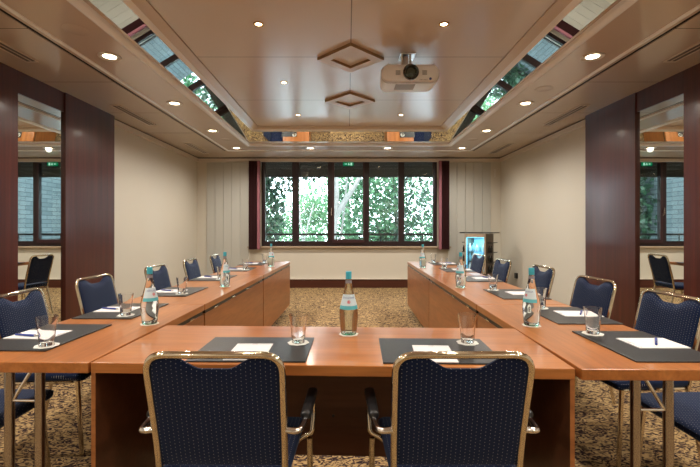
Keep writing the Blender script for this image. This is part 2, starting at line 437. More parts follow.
# side walls: mahogany panels and mirrors
for s, side in ((-1, 'left'), (1, 'right')):
    def X(a, b_):
        p, q = CX+s*a, CX+s*b_; return min(p, q), max(p, q)
    far = thing('wood_wall_panel', 'dark mahogany wall panel on the %s between the mirror and the beige wall' % side, 'wall panel')
    MB().box(*X(3.07, WH), 4.42, 5.345, .0, ZL-.0).build('panel_board', 'mahogany', far)
    near = thing('wood_wall_panel', 'dark mahogany wall panel at the %s edge of the photo, nearer than the mirror' % side, 'wall panel')
    MB().box(*X(3.085, WH), 2.70, 3.80, .0, ZL).build('panel_board', 'mahogany', near)
    mir = thing('wall_mirror', 'tall narrow mirror in dark wood on the %s wall reflecting the window' % side, 'mirror')
    MB().box(*X(3.096, WH), 3.802, 4.418, .0, 2.49).build('mirror_glass', 'mirror', mir)
    MB().box(*X(3.085, WH), 3.802, 4.418, 2.49, ZL).build('header_board', 'mahogany', mir)

# ------------------------------------------------------------------ window
win = bpy.data.objects.new('window_1', None); C.objects.link(win); struct(win, 'wide brown window of five panes looking onto trees')
PX = [(-1.725, -1.16), (-1.02, -.42), (-.28, .325), (.45, 1.06), (1.185, 1.79)]
FY0, FY1 = YB+.03, YB+.10
b = MB(); b.box(WX0, PX[0][0], FY0, FY1, WZ0, WZ1); b.box(PX[4][1], WX1, FY0, FY1, WZ0, WZ1)
for i in range(4): b.box(PX[i][1], PX[i+1][0], FY0, FY1, WZ0, WZ1)
for x0, x1 in PX: b.box(x0, x1, FY0, FY1, WZ0, .965); b.box(x0, x1, FY0, FY1, 2.64, WZ1)
b.build('window_frame', 'frame', win)
b = MB(); x0, x1 = PX[2][0]-.05, PX[2][1]+.03
b.box(x0, x0+.05, FY0-.025, FY0, .93, 2.64); b.box(x1-.035, x1, FY0-.025, FY0, .93, 2.64); b.box(x0+.05, x1-.035, FY0-.025, FY0, .93, 1.0); b.box(x0+.05, x1-.035, FY0-.025, FY0, 2.60, 2.64)
b.build('sash', 'sash', win)
b = MB(); b.rbox(-.345, -.320, FY0-.04, FY0, 1.50, 1.56, .004); b.rbox(-.343, -.322, FY0-.065, FY0-.035, 1.53, 1.66, .005); b.build('window_handle', 'steel', win)
for x0, x1 in PX:
    MB().box(x0, x1, FY0+.03, FY0+.038, .965, 2.64).build('pane', 'pane', win)
struct(MB().rbox(WX0-.28, WX1+.28, YB-.06, YB+.03, WZ0-.035, WZ0, .004).build('trim_6', 'sill'), 'brown sill under the window')
for s, x0, x1 in ((-1, -2.03, -1.80), (1, 1.875, 2.09)):
    t = thing('curtain', 'folded oxblood curtain stack %s of the window' % ('left' if s < 0 else 'right'), 'curtain', ((x0+x1)/2, YB-.10, 0))
    w = (x1-x0)/2; sw = .055
    # pleated stack
    a, c = (-w, w-sw) if s < 0 else (-w+sw, w)
    pts = []; n = 24
    for i in range(n+1): pts.append((a+(c-a)*i/n, -.035-.018*math.sin(i*PI/2)))
    poly = pts+[(p[0], p[1]+.05) for p in reversed(pts)]
    b = MB(); b.prism(poly, .80, 2.62); b.build('curtain_fabric', 'curtain', t)
    a, c = (w-sw, w) if s < 0 else (-w, -w+sw)
    MB().rbox(a, c, -.05, .0, .80, 2.62, .004).build('curtain_edge', 'mauve', t)
# emergency sign on the top of the middle sash
t = thing('exit_sign', 'small green emergency exit sign at the top of the middle window pane', 'sign', (.01, FY0-.03, 2.535))
MB().box(-.105, .115, -.012, 0, 0, .075).build('sign_plate', 'green_sign', t)
b = MB()
tf = lambda v: (v[0], v[2], v[1])
b.prism([(-.075, .032), (-.045, .032), (-.045, .02), (-.022, .038), (-.045, .056), (-.045, .044), (-.075, .044)], -.014, -.012, tf)
b.prism([(.05, .01), (.085, .01), (.085, .066), (.05, .066)], -.014, -.012, tf)
b.prism([(.0, .012), (.012, .012), (.018, .03), (.032, .014), (.04, .02), (.024, .04), (.02, .05), (.008, .05), (-.006, .038), (.0, .034)], -.014, -.012, tf)
b.lathe([(.007, -.001), (.007, .001)], 10, 0, 0, 0)
b.v[-20:] = [(.016+v[0], -.013+v[2], .058+v[1]) for v in b.v[-20:]]
b.build('pictogram', 'sign_white', t)

# ------------------------------------------------------------------ outside
t = thing('roller_shutter', 'dark slatted exterior roller shutter pulled down a little over the window top', 'shutter', (0, YB+.30, 0))
b = MB()
for i in range(7): b.rbox(WX0, WX1, 0, .022, 2.335+.055*i, 2.335+.055*i+.0555, .004, 1)
b.build('slats', 'shutter', t)
for px in (WX0-.02, WX1): MB().box(px, px+.02, -.01, .03, .9, 2.72).build('guide_rail', 'rail', t)
struct(MB().box(-3.4, 3.4, YB+.25, 10.2, .30, .50).build('balcony_floor', 'concrete'))
struct(MB().box(-3.4, 3.4, YB+.36, 10.6, 2.80, 3.0).build('balcony_roof', 'concrete'))
for s, nm_ in ((-1, 'wall_outside_left'), (1, 'wall_outside_right')):
    x = CX+s*2.92
    struct(MB().box(min(x, x+s*.4), max(x, x+s*.4), YB+.25, 13.0, -3.2, 3.6).build(nm_, 'brick'), 'painted brick side wall of the balcony')
t = thing('balcony_railing', 'dark metal balcony railing outside the window', 'railing', (CX, 9.9, .5))
MB().box(-2.9, 2.9, -.02, .02, .56, .61).build('top_rail', 'rail', t)
MB().box(-2.9, 2.9, -.012, .012, .47, .482).build('lower_rail', 'rail', t)
for i in range(12):
    x = -2.8+i*5.6/11
    MB().box(x-.009, x+.009, -.009, .009, 0, .57).build('baluster', 'rail', t)
struct(MB().box(-30, 30, 13.2, 60, -3.3, -3.2).build('ground', 'pale_ground'))

def leaf_cloud(b, cs, n, size, seed):
    rnd = random.Random(seed)
    for _ in range(n):
        c, r = rnd.choice(cs)
        while True:
            p = Vector((rnd.uniform(-1, 1), rnd.uniform(-1, 1), rnd.uniform(-1, 1)))
            if p.length < 1: break
        p = Vector(c)+Vector((p.x*r[0], p.y*r[1], p.z*r[2]))
        d = Vector((rnd.gauss(0, 1), rnd.gauss(0, 1), rnd.gauss(-.4, .8))).normalized()
        u = d.orthogonal().normalized(); w = d.cross(u)
        ang = rnd.uniform(0, 2*PI); u2 = u*math.cos(ang)+w*math.sin(ang); w2 = d.cross(u2)
        k = size*rnd.uniform(.6, 1.3)
        sh = [(-.5, 0), (-.15, .22), (-.2, .48), (.12, .26), (.3, .42), (.32, .14), (.62, 0), (.32, -.14), (.3, -.42), (.12, -.26), (-.2, -.48), (-.15, -.22)]
        vs = [p+(u2*x+w2*y)*k+d*(abs(y)*k*.25) for x, y in sh]
        b.add(vs, [(0, 1, 3, 5, 6, 7, 9, 11), (1, 2, 3), (3, 4, 5), (7, 8, 9), (9, 10, 11)])
def tree(label, clouds, n, size, lm, trunk, bark, seed, name='tree'):
    t = thing(name, label, 'tree', (trunk[0][0][0][0], trunk[0][0][0][1], -3.2))
    inv = Vector(t.location)
    b = MB(); leaf_cloud(b, clouds, n, size, seed); b.v = [tuple(Vector(v)-inv) for v in b.v]
    b.build('foliage', lm, t, fix=False)
    for i, (pts, r) in enumerate(trunk):
        b = MB(); b.tube(pts, r, 10, .5, 4); b.v = [tuple(Vector(v)-inv) for v in b.v]
        b.build('trunk' if i == 0 else 'branch', bark, t, True)
# mottled plane tree
tree('pale mottled plane tree with a forked leaning trunk behind the middle pane',
     [((-.1, 13.2, 3.7), (1.6, 1, .6)), ((.6, 13.4, 1.1), (1.1, .8, .8)), ((1.1, 13.2, 2.5), (.8, .8, .9)), ((-.4, 13.5, .3), (2.2, .9, .5)), ((.2, 14.4, 2.3), (.9, .7, 1.2))], 3600, .13, 'leaf_m',
     [([(-.9, 12.6, -3.2), (-.75, 12.6, -.5), (-.42, 12.5, 1.2), (-.32, 12.5, 2.3), (-.42, 12.6, 4.6)], (.17, .06)),
      ([(-.42, 12.5, 1.5), (-.12, 12.45, 2.0), (.35, 12.4, 2.7), (.9, 12.4, 4.2)], (.10, .05)),
      ([(-.75, 12.6, -.3), (-.2, 12.9, .9), (.0, 13.2, 3.0)], (.05, .03))], 'bark', 11)
tree('dark leafed maple like tree behind the two left panes, hanging in front of the others',
     [((-2.3, 12.6, 3.0), (.9, .7, .9)), ((-2.5, 12.6, 1.7), (.6, .7, 1.0)), ((-1.2, 12.6, 3.3), (1.1, .7, .65)), ((-2.9, 13, .8), (.8, .8, 1.2))], 2300, .16, 'leaf_d',
     [([(-3.1, 13.3, -3.2), (-3.1, 13.2, 1), (-2.6, 13, 2.6), (-1.6, 12.8, 3.6)], (.13, .04))], 'bark_d', 12)
tree('mid green dense tree behind the fourth pane',
     [((2.0, 14.2, 1.8), (.95, .8, 1.8)), ((1.4, 13.8, .6), (1.0, .8, .8)), ((1.7, 14, 3.8), (1.2, .9, .8))], 3900, .13, 'leaf_d',
     [([(1.7, 14.9, -3.2), (1.8, 14.9, 1), (1.6, 14.9, 4)], (.14, .05))], 'bark_d', 13)
tree('loose bright leafed tree behind the right pane',
     [((3.6, 15.5, 2.2), (1.0, .9, 1.6)), ((3.9, 15.5, .6), (1.3, .9, .8)), ((3.2, 15.5, 4), (1.2, .9, .6))], 3000, .14, 'leaf_m',
     [([(3.9, 16, -3.2), (3.8, 16, 1), (3.4, 16, 4)], (.12, .04))], 'bark_d', 14)
tree('light green sapling with thin pale V shaped stems behind the second pane',
     [((-2.0, 17, 1.0), (1.5, .9, 1.0)), ((-1.4, 17, 2.0), (1.0, .9, .7)), ((-3.4, 17.2, 1.6), (1.2, .9, 1.2))], 4200, .12, 'leaf_l',
     [([(-1.75, 15.8, -3.2), (-1.7, 15.8, .6), (-1.95, 15.8, 2.6)], (.05, .03)), ([(-1.7, 15.8, .7), (-1.3, 15.8, 2.2)], (.04, .02))], 'bark', 15)
tree('broad pale green tree in the far distance, spanning the view',
     [((-4, 24, 0), (3, 1.4, 2)), ((0, 24, .3), (3, 1.4, 2.2)), ((4, 24, .4), (3, 1.4, 2.2)), ((1, 24, 3.5), (4, 1.2, 1.5))], 6500, .21, 'leaf_l',
     [([(0, 25, -3.2), (0, 25, 4)], (.3, .1))], 'bark_d', 16)

# ------------------------------------------------------------------ ceiling fittings
def make_downlight():
    t = thing('downlight', 'x', 'ceiling light')
    MB().lathe([(.068, 0), (.090, 0), (.092, -.004), (.088, -.010), (.074, -.010), (.052, -.002), (.052, 0), (.068, 0)], 32, caps=False).build('ring', 'ring', t, True)
    MB().lathe([(.052, -.0025), (.052, 0)], 28).build('lamp', 'lamp', t, True)
    ld = bpy.data.lights.new('lamp_light', 'SPOT'); ld.energy = 78; ld.color = (1, .92, .81); ld.spot_size = R(165); ld.spot_blend = .9; ld.shadow_soft_size = .05
    lo = bpy.data.objects.new('lamp_light', ld); C.objects.link(lo); lo.parent = t; lo.location = (0, 0, -.03)
    return t
d0 = make_downlight(); first = True
ordn = ['nearest', 'second', 'third', 'fourth']
for s, side in ((-1, 'left'), (1, 'right')):
    for i, y in enumerate((3.49, 4.80, 6.15, 7.48)):
        lb = 'round white recessed downlight, %s from the camera in the %s ceiling strip' % (ordn[i], side)
        loc = (CX+s*2.055, y, ZL)
        if first: d0.location = loc; d0['label'] = lb; d0['group'] = 'downlights in the lower ceiling'; first = False
        else: dup(d0, loc, 0, lb)
    for y in (2.18, .86, -.46, -1.9):
        dup(d0, (CX+s*2.055, y, ZL), 0, 'round white recessed downlight in the ceiling behind the camera')
dup(d0, (-.68, 7.48, ZL), 0, 'round white recessed downlight over the window side, left one of the pair between the corners')
dup(d0, (.73, 7.48, ZL), 0, 'round white recessed downlight over the window side, right one of the pair between the corners')
def make_spot():
    t = thing('ceiling_spotlight', 'x', 'ceiling light')
    MB().lathe([(.028, 0), (.042, 0), (.043, -.004), (.038, -.008), (.030, -.007), (.027, -.002)], 24, caps=False).build('ring', 'goldring', t, True)
    MB().lathe([(.026, -.004), (.026, 0)], 20).build('lamp', 'lamp_s', t, True)
    ld = bpy.data.lights.new('spot_light', 'SPOT'); ld.energy = 44; ld.color = (1, .90, .78); ld.spot_size = R(120); ld.spot_blend = .8; ld.shadow_soft_size = .03
    lo = bpy.data.objects.new('spot_light', ld); C.objects.link(lo); lo.parent = t; lo.location = (0, 0, -.02)
    return t
s0 = make_spot(); first = True
for s, side in ((-1, 'left'), (1, 'right')):
    for i, y in enumerate((3.385, 4.74, 6.1)):
        lb = ['small brass spotlight in the recessed ceiling, nearest on the %s', 'small brass spotlight in the recessed ceiling, middle one on the %s', 'small brass spotlight in the recessed ceiling, farthest on the %s'][i] % side
        loc = (CX+s*.765, y, ZU)
        if first: s0.location = loc; s0['label'] = lb; s0['group'] = 'brass spotlights in the recessed ceiling'; first = False
        else: dup(s0, loc, 0, lb)
    for y in (2.0, .65):
        dup(s0, (CX+s*.765, y, ZU), 0, 'small brass spotlight in the recessed ceiling above the camera')
# vents
def make_vent():
    t = thing('ceiling_vent', 'x', 'vent')
    b = MB(); L_, W = .475, .055
    b.box(-W, -W+.012, -L_, L_, -.008, 0); b.box(W-.012, W, -L_, L_, -.008, 0); b.box(-W, W, -L_, -L_+.012, -.008, 0); b.box(-W, W, L_-.012, L_, -.008, 0)
    b.box(-.004, .004, -L_, L_, -.007, 0)
    b.build('vent_frame', 'vent', t)
    MB().box(-W+.012, W-.012, -L_+.012, L_-.012, -.003, -.0).build('vent_grille', 'ventdark', t)
    return t
v0 = make_vent(); first = True
for s, side in ((-1, 'left'), (1, 'right')):
    for i, y in enumerate((3.12, 5.33, 7.55)):
        lb = 'long slot air vent in the outer ceiling, %s on the %s' % (['nearest', 'middle', 'farthest'][i], side)
        loc = (CX+s*2.79, y, ZL)
        if first: v0.location = loc; v0['label'] = lb; v0['group'] = 'slot vents in the outer ceiling'; first = False
        else: dup(v0, loc, 0, lb)
# flush speaker covers
def make_disc():
    o = MB().lathe([(.09, 0), (.09, -.0015), (.087, -.0022), (.0, -.0022)], 32).build('ceiling_speaker', 'ceil_in', None, True); return tag(o, 'x', 'speaker')
c0 = make_disc(); first = True
for (x, y, lb) in ((-2.0, 3.02, 'flush round speaker cover in the left ceiling strip, near'), (-2.0, 6.75, 'flush round speaker cover in the left ceiling strip, far'),
                   (2.06, 4.3, 'flush round speaker cover in the right ceiling strip, near'), (2.06, 6.75, 'flush round speaker cover in the right ceiling strip, far')):
    if first: c0.location = (x, y, ZL); c0['label'] = lb; c0['group'] = 'flush speaker covers'; first = False
    else: dup(c0, (x, y, ZL), 0, lb)
# diamonds
def make_diamond():
    t = thing('ceiling_diamond', 'x', 'ceiling ornament')
    r = .328; r2 = .20; h = .030
    o = [(0, -r), (r, 0), (0, r), (-r, 0)]; i = [(0, -r2), (r2, 0), (0, r2), (-r2, 0)]
    b = MB()
    for k in range(4):
        j = (k+1) % 4
        b.m = 0
        vs = [(*o[k], -h), (*o[j], -h), (*i[j], -h), (*i[k], -h), (*o[k], 0), (*o[j], 0), (*i[j], 0), (*i[k], 0)]
        b.add(vs, [(0, 3, 2, 1)])
        b.m = 1; b.add(vs, [(0, 1, 5, 4), (2, 3, 7, 6)])
    b.build('diamond_frame', ['diamond', 'gold'], t, fix=False)
    MB().prism(i, -.004, -.0).build('centre_panel', 'diamond', t)
    q = .315; b = MB()
    return t
dm = make_diamond(); dm.location = (CX, 4.05, ZU); dm['label'] = 'square frame set as a diamond on the recessed ceiling, the nearer one beside the projector'; dm['group'] = 'diamond ornaments'
dup(dm, (CX, 5.39, ZU), 0, 'square frame set as a diamond on the recessed ceiling, the farther one')

# projector
pj = thing('projector', 'white projector with a black round lens hanging from the recessed ceiling', 'projector', (.595, 3.86, 2.60))
def rr(w, h, r, n=6, zc=0):
    pts = []
    for cx_, cz_, a0_ in ((w/2-r, h/2-r, 0), (-w/2+r, h/2-r, 90), (-w/2+r, -h/2+r, 180), (w/2-r, -h/2+r, 270)):
        for k in range(n+1):
            a = R(a0_+90*k/n); pts.append((cx_+r*math.cos(a), zc+cz_+r*math.sin(a)))
    return pts
secs = [(0.0, .50, .13, .06, .105), (.012, .535, .158, .07, .105), (.05, .545, .165, .07, .105), (.06, .548, .16, .05, .108), (.30, .53, .15, .045, .11), (.37, .50, .135, .04, .112), (.38, .44, .10, .03, .112)]
b = MB(); vs = []; n = 0
for (y, w, h, r, zc) in secs:
    p = rr(w, h, r, 6, zc); n = len(p); vs += [(x, y, z) for x, z in p]
fs = [(i*n+k, i*n+(k+1) % n, (i+1)*n+(k+1) % n, (i+1)*n+k) for i in range(len(secs)-1) for k in range(n)]
fs += [tuple(range(n)), tuple(range((len(secs)-1)*n, len(secs)*n))]
b.add(vs, fs); b.build('housing', 'white', pj, True)
b = MB()
p1 = rr(.553, .170, .07, 6, .1055); vs = [(x, .035, z) for x, z in p1]+[(x, .050, z) for x, z in p1]; n = len(p1)
b.add(vs, [(k, (k+1) % n, n+(k+1) % n, n+k) for k in range(n)]); b.build('seam_band', 'proj_tan', pj, True)
def yl(prof, cx_, cz_, n=28):
    b = MB(); b.lathe(prof, n); b.v = [(cx_+v[0], v[2], cz_+v[1]) for v in b.v]; return b
yl([(.074, .0), (.074, -.02), (.066, -.026), (.056, -.02), (.05, .0)], .0, .105).build('lens_barrel', 'lens', pj, True)
yl([(.05, -.006), (.035, -.014), (.0, -.018)], .0, .105).build('lens', 'lensgreen', pj, True)
for x in (-.12, .13):
    b = MB()
    for i in range(4): b.box(x-.022, x+.022, -.004, .003, .083+i*.011, .089+i*.011)
    b.build('grille', 'white_d', pj)
b = MB()
for i in range(6): b.box(.085+i*.013, .090+i*.013, -.002, .02, .034, .042)
b.build('vent_slots', 'white_d', pj)
yl([(.012, 0), (.012, -.004)], .185, .045, 14).build('blue_badge', 'blue_ink', pj)
MB().box(-.13, .06, .10, .26, .028, .0335).build('underside_plate', 'white_d', pj)
MB().rbox(-.055, -.005, .10, .16, .19, .30, .006).build('mount_block', 'proj_tan', pj)
MB().rbox(-.09, .06, .06, .24, .308, .325, .004).build('ceiling_plate', 'steel', pj)
MB().tube([(-.055, .17, .185), (-.055, .17, .31)], .012, 8).build('mount_arm', 'chrome', pj, True)
MB().tube([(.02, .17, .185), (.02, .17, .31)], .012, 8).build('mount_arm', 'chrome', pj, True)
for x in (-.21, .22): yl([(.008, 0), (.008, .02)], x, .19, 8).build('foot_screw', 'steel', pj)

# ------------------------------------------------------------------ tables
TH = .04; TT = .74
def make_table(L_, D, label, loc, rz, style, group, cut=(0, 0)):
    t = thing('conference_table', label, 'table', loc, rz, group)
    MB().rbox(-L_/2, L_/2, -D/2, D/2, TT-TH, TT, .003, 2).build('tabletop', 'cherry', t)
    MB().box(-L_/2+.02+cut[0], L_/2-.02-cut[1], D/2-.03, D/2-.006, TT-TH-.03, TT-TH).build('slot_shade', 'black', t)  # black strip filling the open slot, standing in for its shade
    pm = 'cherry_panel' if style == 'legs' else 'shaded_panel'
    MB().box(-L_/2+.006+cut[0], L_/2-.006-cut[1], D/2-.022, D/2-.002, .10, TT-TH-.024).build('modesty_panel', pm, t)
    nh = max(3, int(L_/.38))
    for i in range(nh):
        x = -L_/2+(i+.5)*L_/nh
        if x < -L_/2+cut[0] or x > L_/2-cut[1]: continue
        b = MB(); b.rbox(x-.035, x+.035, D/2-.02, D/2-.001, TT-TH-.026, TT-TH-.013, .003); b.build('hinge', 'chrome', t)
    if style == 'legs':
        for s in (-1, 1):
            x = s*(L_/2-.065)
            for dy in (-.06, .06):
                MB().tube([(x, dy, .03), (x, dy, TT-TH)], .0175, 14).build('leg', 'greytube', t, True)
            MB().tube([(x, -.165, .025), (x, .165, .025)], .02, 12).build('foot', 'greytube', t, True)
            MB().tube([(x, -.045, .57), (x, .045, .57)], .006, 8).build('crossbar', 'steel', t, True)
            MB().tube([(x, -.046, .57), (x, .035, TT-TH)], .007, 8).build('brace', 'steel', t, True)
    else:
        for s in (-1, 1):
            x = s*(L_/2-.015)
            x = s*(L_/2-.008)
            MB().box(x-.008, x+.008, -D/2+.006, D/2-.03, .0, TT-TH).build('end_panel', 'shaded_panel', t)
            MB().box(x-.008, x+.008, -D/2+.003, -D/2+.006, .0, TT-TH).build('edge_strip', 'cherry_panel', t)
    return t
FR = R(-2.1); FD = .585
c1 = Vector((-.958, 1.524)); c2 = Vector((.812, 1.457)); mid = (c1+c2)/2; nrm = Vector((-(c2-c1).y, (c2-c1).x)).normalized()
fc = mid+nrm*FD/2
ft = make_table((c2-c1).length-.006, FD, 'cherry wood table across the front behind the two armchairs', (fc.x, fc.y, 0), math.atan2(c2.y-c1.y, c2.x-c1.x), 'panels', 'cherry conference tables in a U')
# put a small screw cap in the middle of its panel
o = yl([(.007, 0), (.007, -.003)], -.02, .30, 12); o.v = [(v[0], v[1]+FD/2-.022, v[2]) for v in o.v]; o.build('screw_cap', 'black', ft)
lx = lambda y: -.962+.0233*(y-1.52)      # inner edge of left row
rx = lambda y: .828+.0135*(y-1.52)
lrows = [(1.52, 2.688), (2.690, 4.378), (4.380, 6.12)]; rrows = [(1.45, 2.688), (2.690, 4.388), (4.390, 6.12)]
nm3 = ['nearest', 'middle', 'farthest']
for i, (a, c) in enumerate(lrows):
    th = math.atan(.0225); y = (a+c)/2; x = lx(y)-.002-FD/2*math.cos(th)
    make_table(c-a-.003, FD, 'cherry wood table in the left row, %s of its three' % nm3[i], (x, y+FD/2*math.sin(th), 0), -PI/2-th, 'legs', 'cherry conference tables in a U', (0, .62) if i == 0 else (0, 0))
for i, (a, c) in enumerate(rrows):
    th = math.atan(.0135); y = (a+c)/2; x = rx(y)+.002+FD/2*math.cos(th)
    make_table(c-a-.003, FD, 'cherry wood table in the right row, %s of its three' % nm3[i], (x, y-FD/2*math.sin(th), 0), PI/2-th, 'legs', 'cherry conference tables in a U', (.62, 0) if i == 0 else (0, 0))

# ------------------------------------------------------------------ chairs (local +y is the way the sitter faces)
def back_y(z):      # recline of back
    return -.19-(z-.46)*.10/.41
def make_chair(arms, name, label):
    t = thing(name, label, 'chair')
    W = .205; WT = .207
    zt = .858
    # back frame: inverted U
    pts = [(-W+.004, back_y(.46)+.0, .40), (-W+.002, back_y(.55), .55), (-WT, back_y(zt), zt), (WT, back_y(zt), zt), (W-.002, back_y(.55), .55), (W-.004, back_y(.46), .40)]
    MB().tube(pts, .0115, 12, .062, 8).build('back_frame', 'chrome', t, True)
    # upholstered back
    nx, nz = 40, 16; b = MB(); vs = []; w0 = W-.006
    def top(u):      # u in -1..1 ; handle cut-out in the middle
        a = abs(u); z = zt-.009
        t_ = min(1, max(0, (.62-a)/.42)); z -= .037*t_*t_*(3-2*t_)
        rc = .046; dx = a*w0-(w0-rc)
        if dx > 0: z -= rc-math.sqrt(max(0, rc*rc-dx*dx))
        return z
    for side in (1, -1):
        for j in range(nz+1):
            for i in range(nx+1):
                u = -1+2*i/nx; v = j/nz
                z = .475+(top(u)-.475)*v
                e = max(0, 1-abs(u)**6)*max(0, 1-abs(2*v-1)**8)
                th = .004+.015*e**.5
                if side < 0: th = .004+.009*e**.5
                vs.append((u*w0, back_y(z)+side*th+.003, z))
    n = (nx+1)*(nz+1); fs = []
    for j in range(nz):
        for i in range(nx):
            a = j*(nx+1)+i; fs.append((a, a+1, a+nx+2, a+nx+1)); fs.append((n+a, n+a+nx+1, n+a+nx+2, n+a+1))
    for i in range(nx):
        fs.append((i, n+i, n+i+1, i+1)); a = nz*(nx+1)+i; fs.append((a, a+1, n+a+1, n+a))
    for j in range(nz):
        a = j*(nx+1); fs.append((a, a+nx+1, n+a+nx+1, n+a)); a += nx; fs.append((a, n+a, n+a+nx+1, a+nx+1))
    b.add(vs, fs); b.build('backrest', 'fab_back', t, True)
    # seat
    b = MB(); b.rbox(-.215, .215, -.20, .215, .405, .462, .024, 4)
    b.v = [(x*(1+.03*(y/.2)), y, z+(.010*math.cos(x*7)*math.cos(y*7) if z > .44 else 0)-(.012 if y > .17 and z > .44 else 0)) for x, y, z in b.v]
    b.build('seat', 'fab_seat', t, True)
    MB().tube([(-.19, -.19, .398), (-.19, .17, .398), (.19, .17, .398), (.19, -.19, .398)], .010, 8, .04, 5).build('seat_frame', 'chrome', t, True)
    for s in (-1, 1):
        MB().tube([(s*(W-.004), back_y(.46), .40), (s*(W-.004), -.195, .36), (s*(W+.0), -.27, .004)], .0112, 10, .06).build('leg', 'chrome', t, True)
        if arms:
            MB().tube([(s*.254, .075, .425), (s*.256, .11, .004)], .0112, 10).build('leg', 'chrome', t, True)
            MB().tube([(s*.205, back_y(.605), .603), (s*.250, back_y(.605)-.004, .600), (s*.262, -.165, .597), (s*.262, -.10, .600)], .010, 10, .045, 8).build('arm_tube', 'steel', t, True)
            MB().tube([(s*.262, -.11, .598), (s*.262, .10, .583), (s*.268, .112, .52), (s*.262, .085, .44), (s*.225, .075, .43), (s*.19, .07, .40)], .010, 10, .035).build('arm_tube', 'chrome', t, True)
            b = MB(); b.rbox(-.019, .019, -.14, .125, .0, .030, .013, 3)
            b.v = [(s*.262+x*(1.05 if y > 0 else .95), y, z+.592-.085*(y+.14)+.010*math.sin((y+.14)*10)) for x, y, z in b.v]
            b.build('armrest', 'black', t, True)
        else:
            MB().tube([(s*.19, .165, .40), (s*.205, .195, .004)], .0112, 10).build('leg', 'chrome', t, True)
        
    return t
arm = make_chair(True, 'conference_armchair', 'navy dotted armchair with chrome frame at the front table, the left one')
arm.location = (-.402, 1.52, 0); arm.rotation_euler[2] = R(-.6); arm['group'] = 'armchairs at the front table'
dup(arm, (.350, 1.52, 0), R(.3), 'navy dotted armchair with chrome frame at the front table, the right one')
ch = make_chair(False, 'conference_chair', 'x'); first = True
cn = ['nearest the camera', 'second from the camera', 'third from the camera', 'fourth from the camera', 'fifth from the camera', 'farthest from the camera']
lch = [(-1.65, 1.80, 2), (-1.66, 2.43, 4), (-1.69, 3.18, -3), (-1.64, 4.10, -2), (-1.61, 4.93, 0), (-1.58, 5.75, 2)]
rch = [(1.575, 1.76, 0), (1.575, 2.33, 4), (1.585, 3.06, 6), (1.64, 4.02, 2), (1.575, 4.88, 3), (1.585, 5.78, 5)]
for i, (x, y, dz) in enumerate(lch):
    lb = 'navy chair with pale metal frame behind the left table row, %s' % cn[i]; rz = -PI/2+R(dz)
    if first: ch.location = (x, y, 0); ch.rotation_euler[2] = rz; ch['label'] = lb; ch['group'] = 'armless chairs along the side tables'; first = False
    else: dup(ch, (x, y, 0), rz, lb)
for i, (x, y, dz) in enumerate(rch):
    dup(ch, (x, y, 0), PI/2+R(dz), 'navy chair with pale metal frame behind the right table row, %s' % cn[i])

# ------------------------------------------------------------------ desk pads, paper, pens (local: +y away from sitter)
PT = .006
def make_pad():
    o = MB().rbox(-.225, .225, -.167, .167, 0, PT, .002, 2).build('desk_pad', 'pad'); return tag(o, 'x', 'desk pad', 'desk pads on the tables')
def make_sheet():
    t = thing('notepad', 'x', 'notepad', group='white notepads on the desk pads')
    MB().box(-.075, .075, -.105, .105, 0, .0035).build('paper_block', 'paper', t)
    b = MB(); b.box(-.066, .066, .0895, .0905, .0035, .0039); b.box(-.010, .012, .0935, .098, .0035, .0039); b.build('printed_header', 'print', t)
    return t
def make_pen():
    t = thing('pen', 'x', 'pen', group='blue pens on the notepads')
    MB().tube([(-.055, 0, .006), (.05, 0, .006)], [.0045, .0055], 10).build('barrel', 'blue_ink', t, True)
    MB().tube([(.05, 0, .006), (.068, 0, .006)], [.0055, .002], 10).build('tip', 'silver', t, True)
    MB().box(-.055, -.02, -.001, .001, .0115, .0135).build('clip', 'silver', t)
    return t
pad0, sh0, pen0 = make_pad(), make_sheet(), make_pen(); used = [0, 0, 0]
def put(k, proto, loc, rz, lb):
    if not used[k]:
        used[k] = 1; proto.location = loc; proto.rotation_euler = (0, 0, rz); proto['label'] = lb; return proto
    return dup(proto, loc, rz, lb)
def setting(x, y, rz, where, sheet=(0, 0, 0), pen=None):
    put(0, pad0, (x, y, TT), rz, 'charcoal desk pad %s' % where)
    c, s_ = math.cos(rz), math.sin(rz)
    w = lambda a, b_: (x+a*c-b_*s_, y+a*s_+b_*c)
    sx, sy = w(sheet[0], sheet[1]); put(1, sh0, (sx, sy, TT+PT), rz+R(sheet[2]), 'white notepad on the desk pad %s' % where)
    if pen:
        px, py = w(pen[0], pen[1]); put(2, pen0, (px, py, TT+PT+.0035), rz+R(pen[2]), 'blue pen on the notepad %s' % where)
pn = ['nearest the camera', 'second from the camera', 'third from the camera', 'fourth from the camera', 'fifth from the camera', 'farthest from the camera']
setting(-.378, 1.690, FR+R(1.2), 'on the front table, left', (-.012, -.055, 1))
setting(.360, 1.668, FR+R(.6), 'on the front table, right', (-.02, -.06, -2))
lp = [(1.885, -1.215), (2.47, -1.177), (3.21, -1.170), (4.09, -1.165), (4.94, -1.15), (5.70, -1.14)]
for i, (y, xi) in enumerate(lp):
    setting(xi-.167, y, -PI/2-R(1.3)+R([0, 0, 0, 0, 0, 1][i]), 'on the left table row, %s' % pn[i], (-.01+[0, 0, .02, -.01, .01, 0][i], -.045, [-1, 2, -3, 2, 0, 1][i]), ([.03, .0, .02, 0, .01, 0][i], [-.075, -.09, -.07, -.06, -.06, -.06][i], [80, 76, 70, 60, 70, 80][i]))
rp = [(1.745, 1.075), (2.345, 1.095), (3.09, 1.095), (4.02, 1.115), (4.86, 1.125), (5.72, 1.165)]
for i, (y, xi) in enumerate(rp):
    setting(xi+.167, y, PI/2-R(.8), 'on the right table row, %s' % pn[i], (.01, -.06, [1, -2, 3, 1, -2, 0][i]), (.01, -.078, [-36, -32, 10, 20, 5, 30][i]) if i != 2 else None)

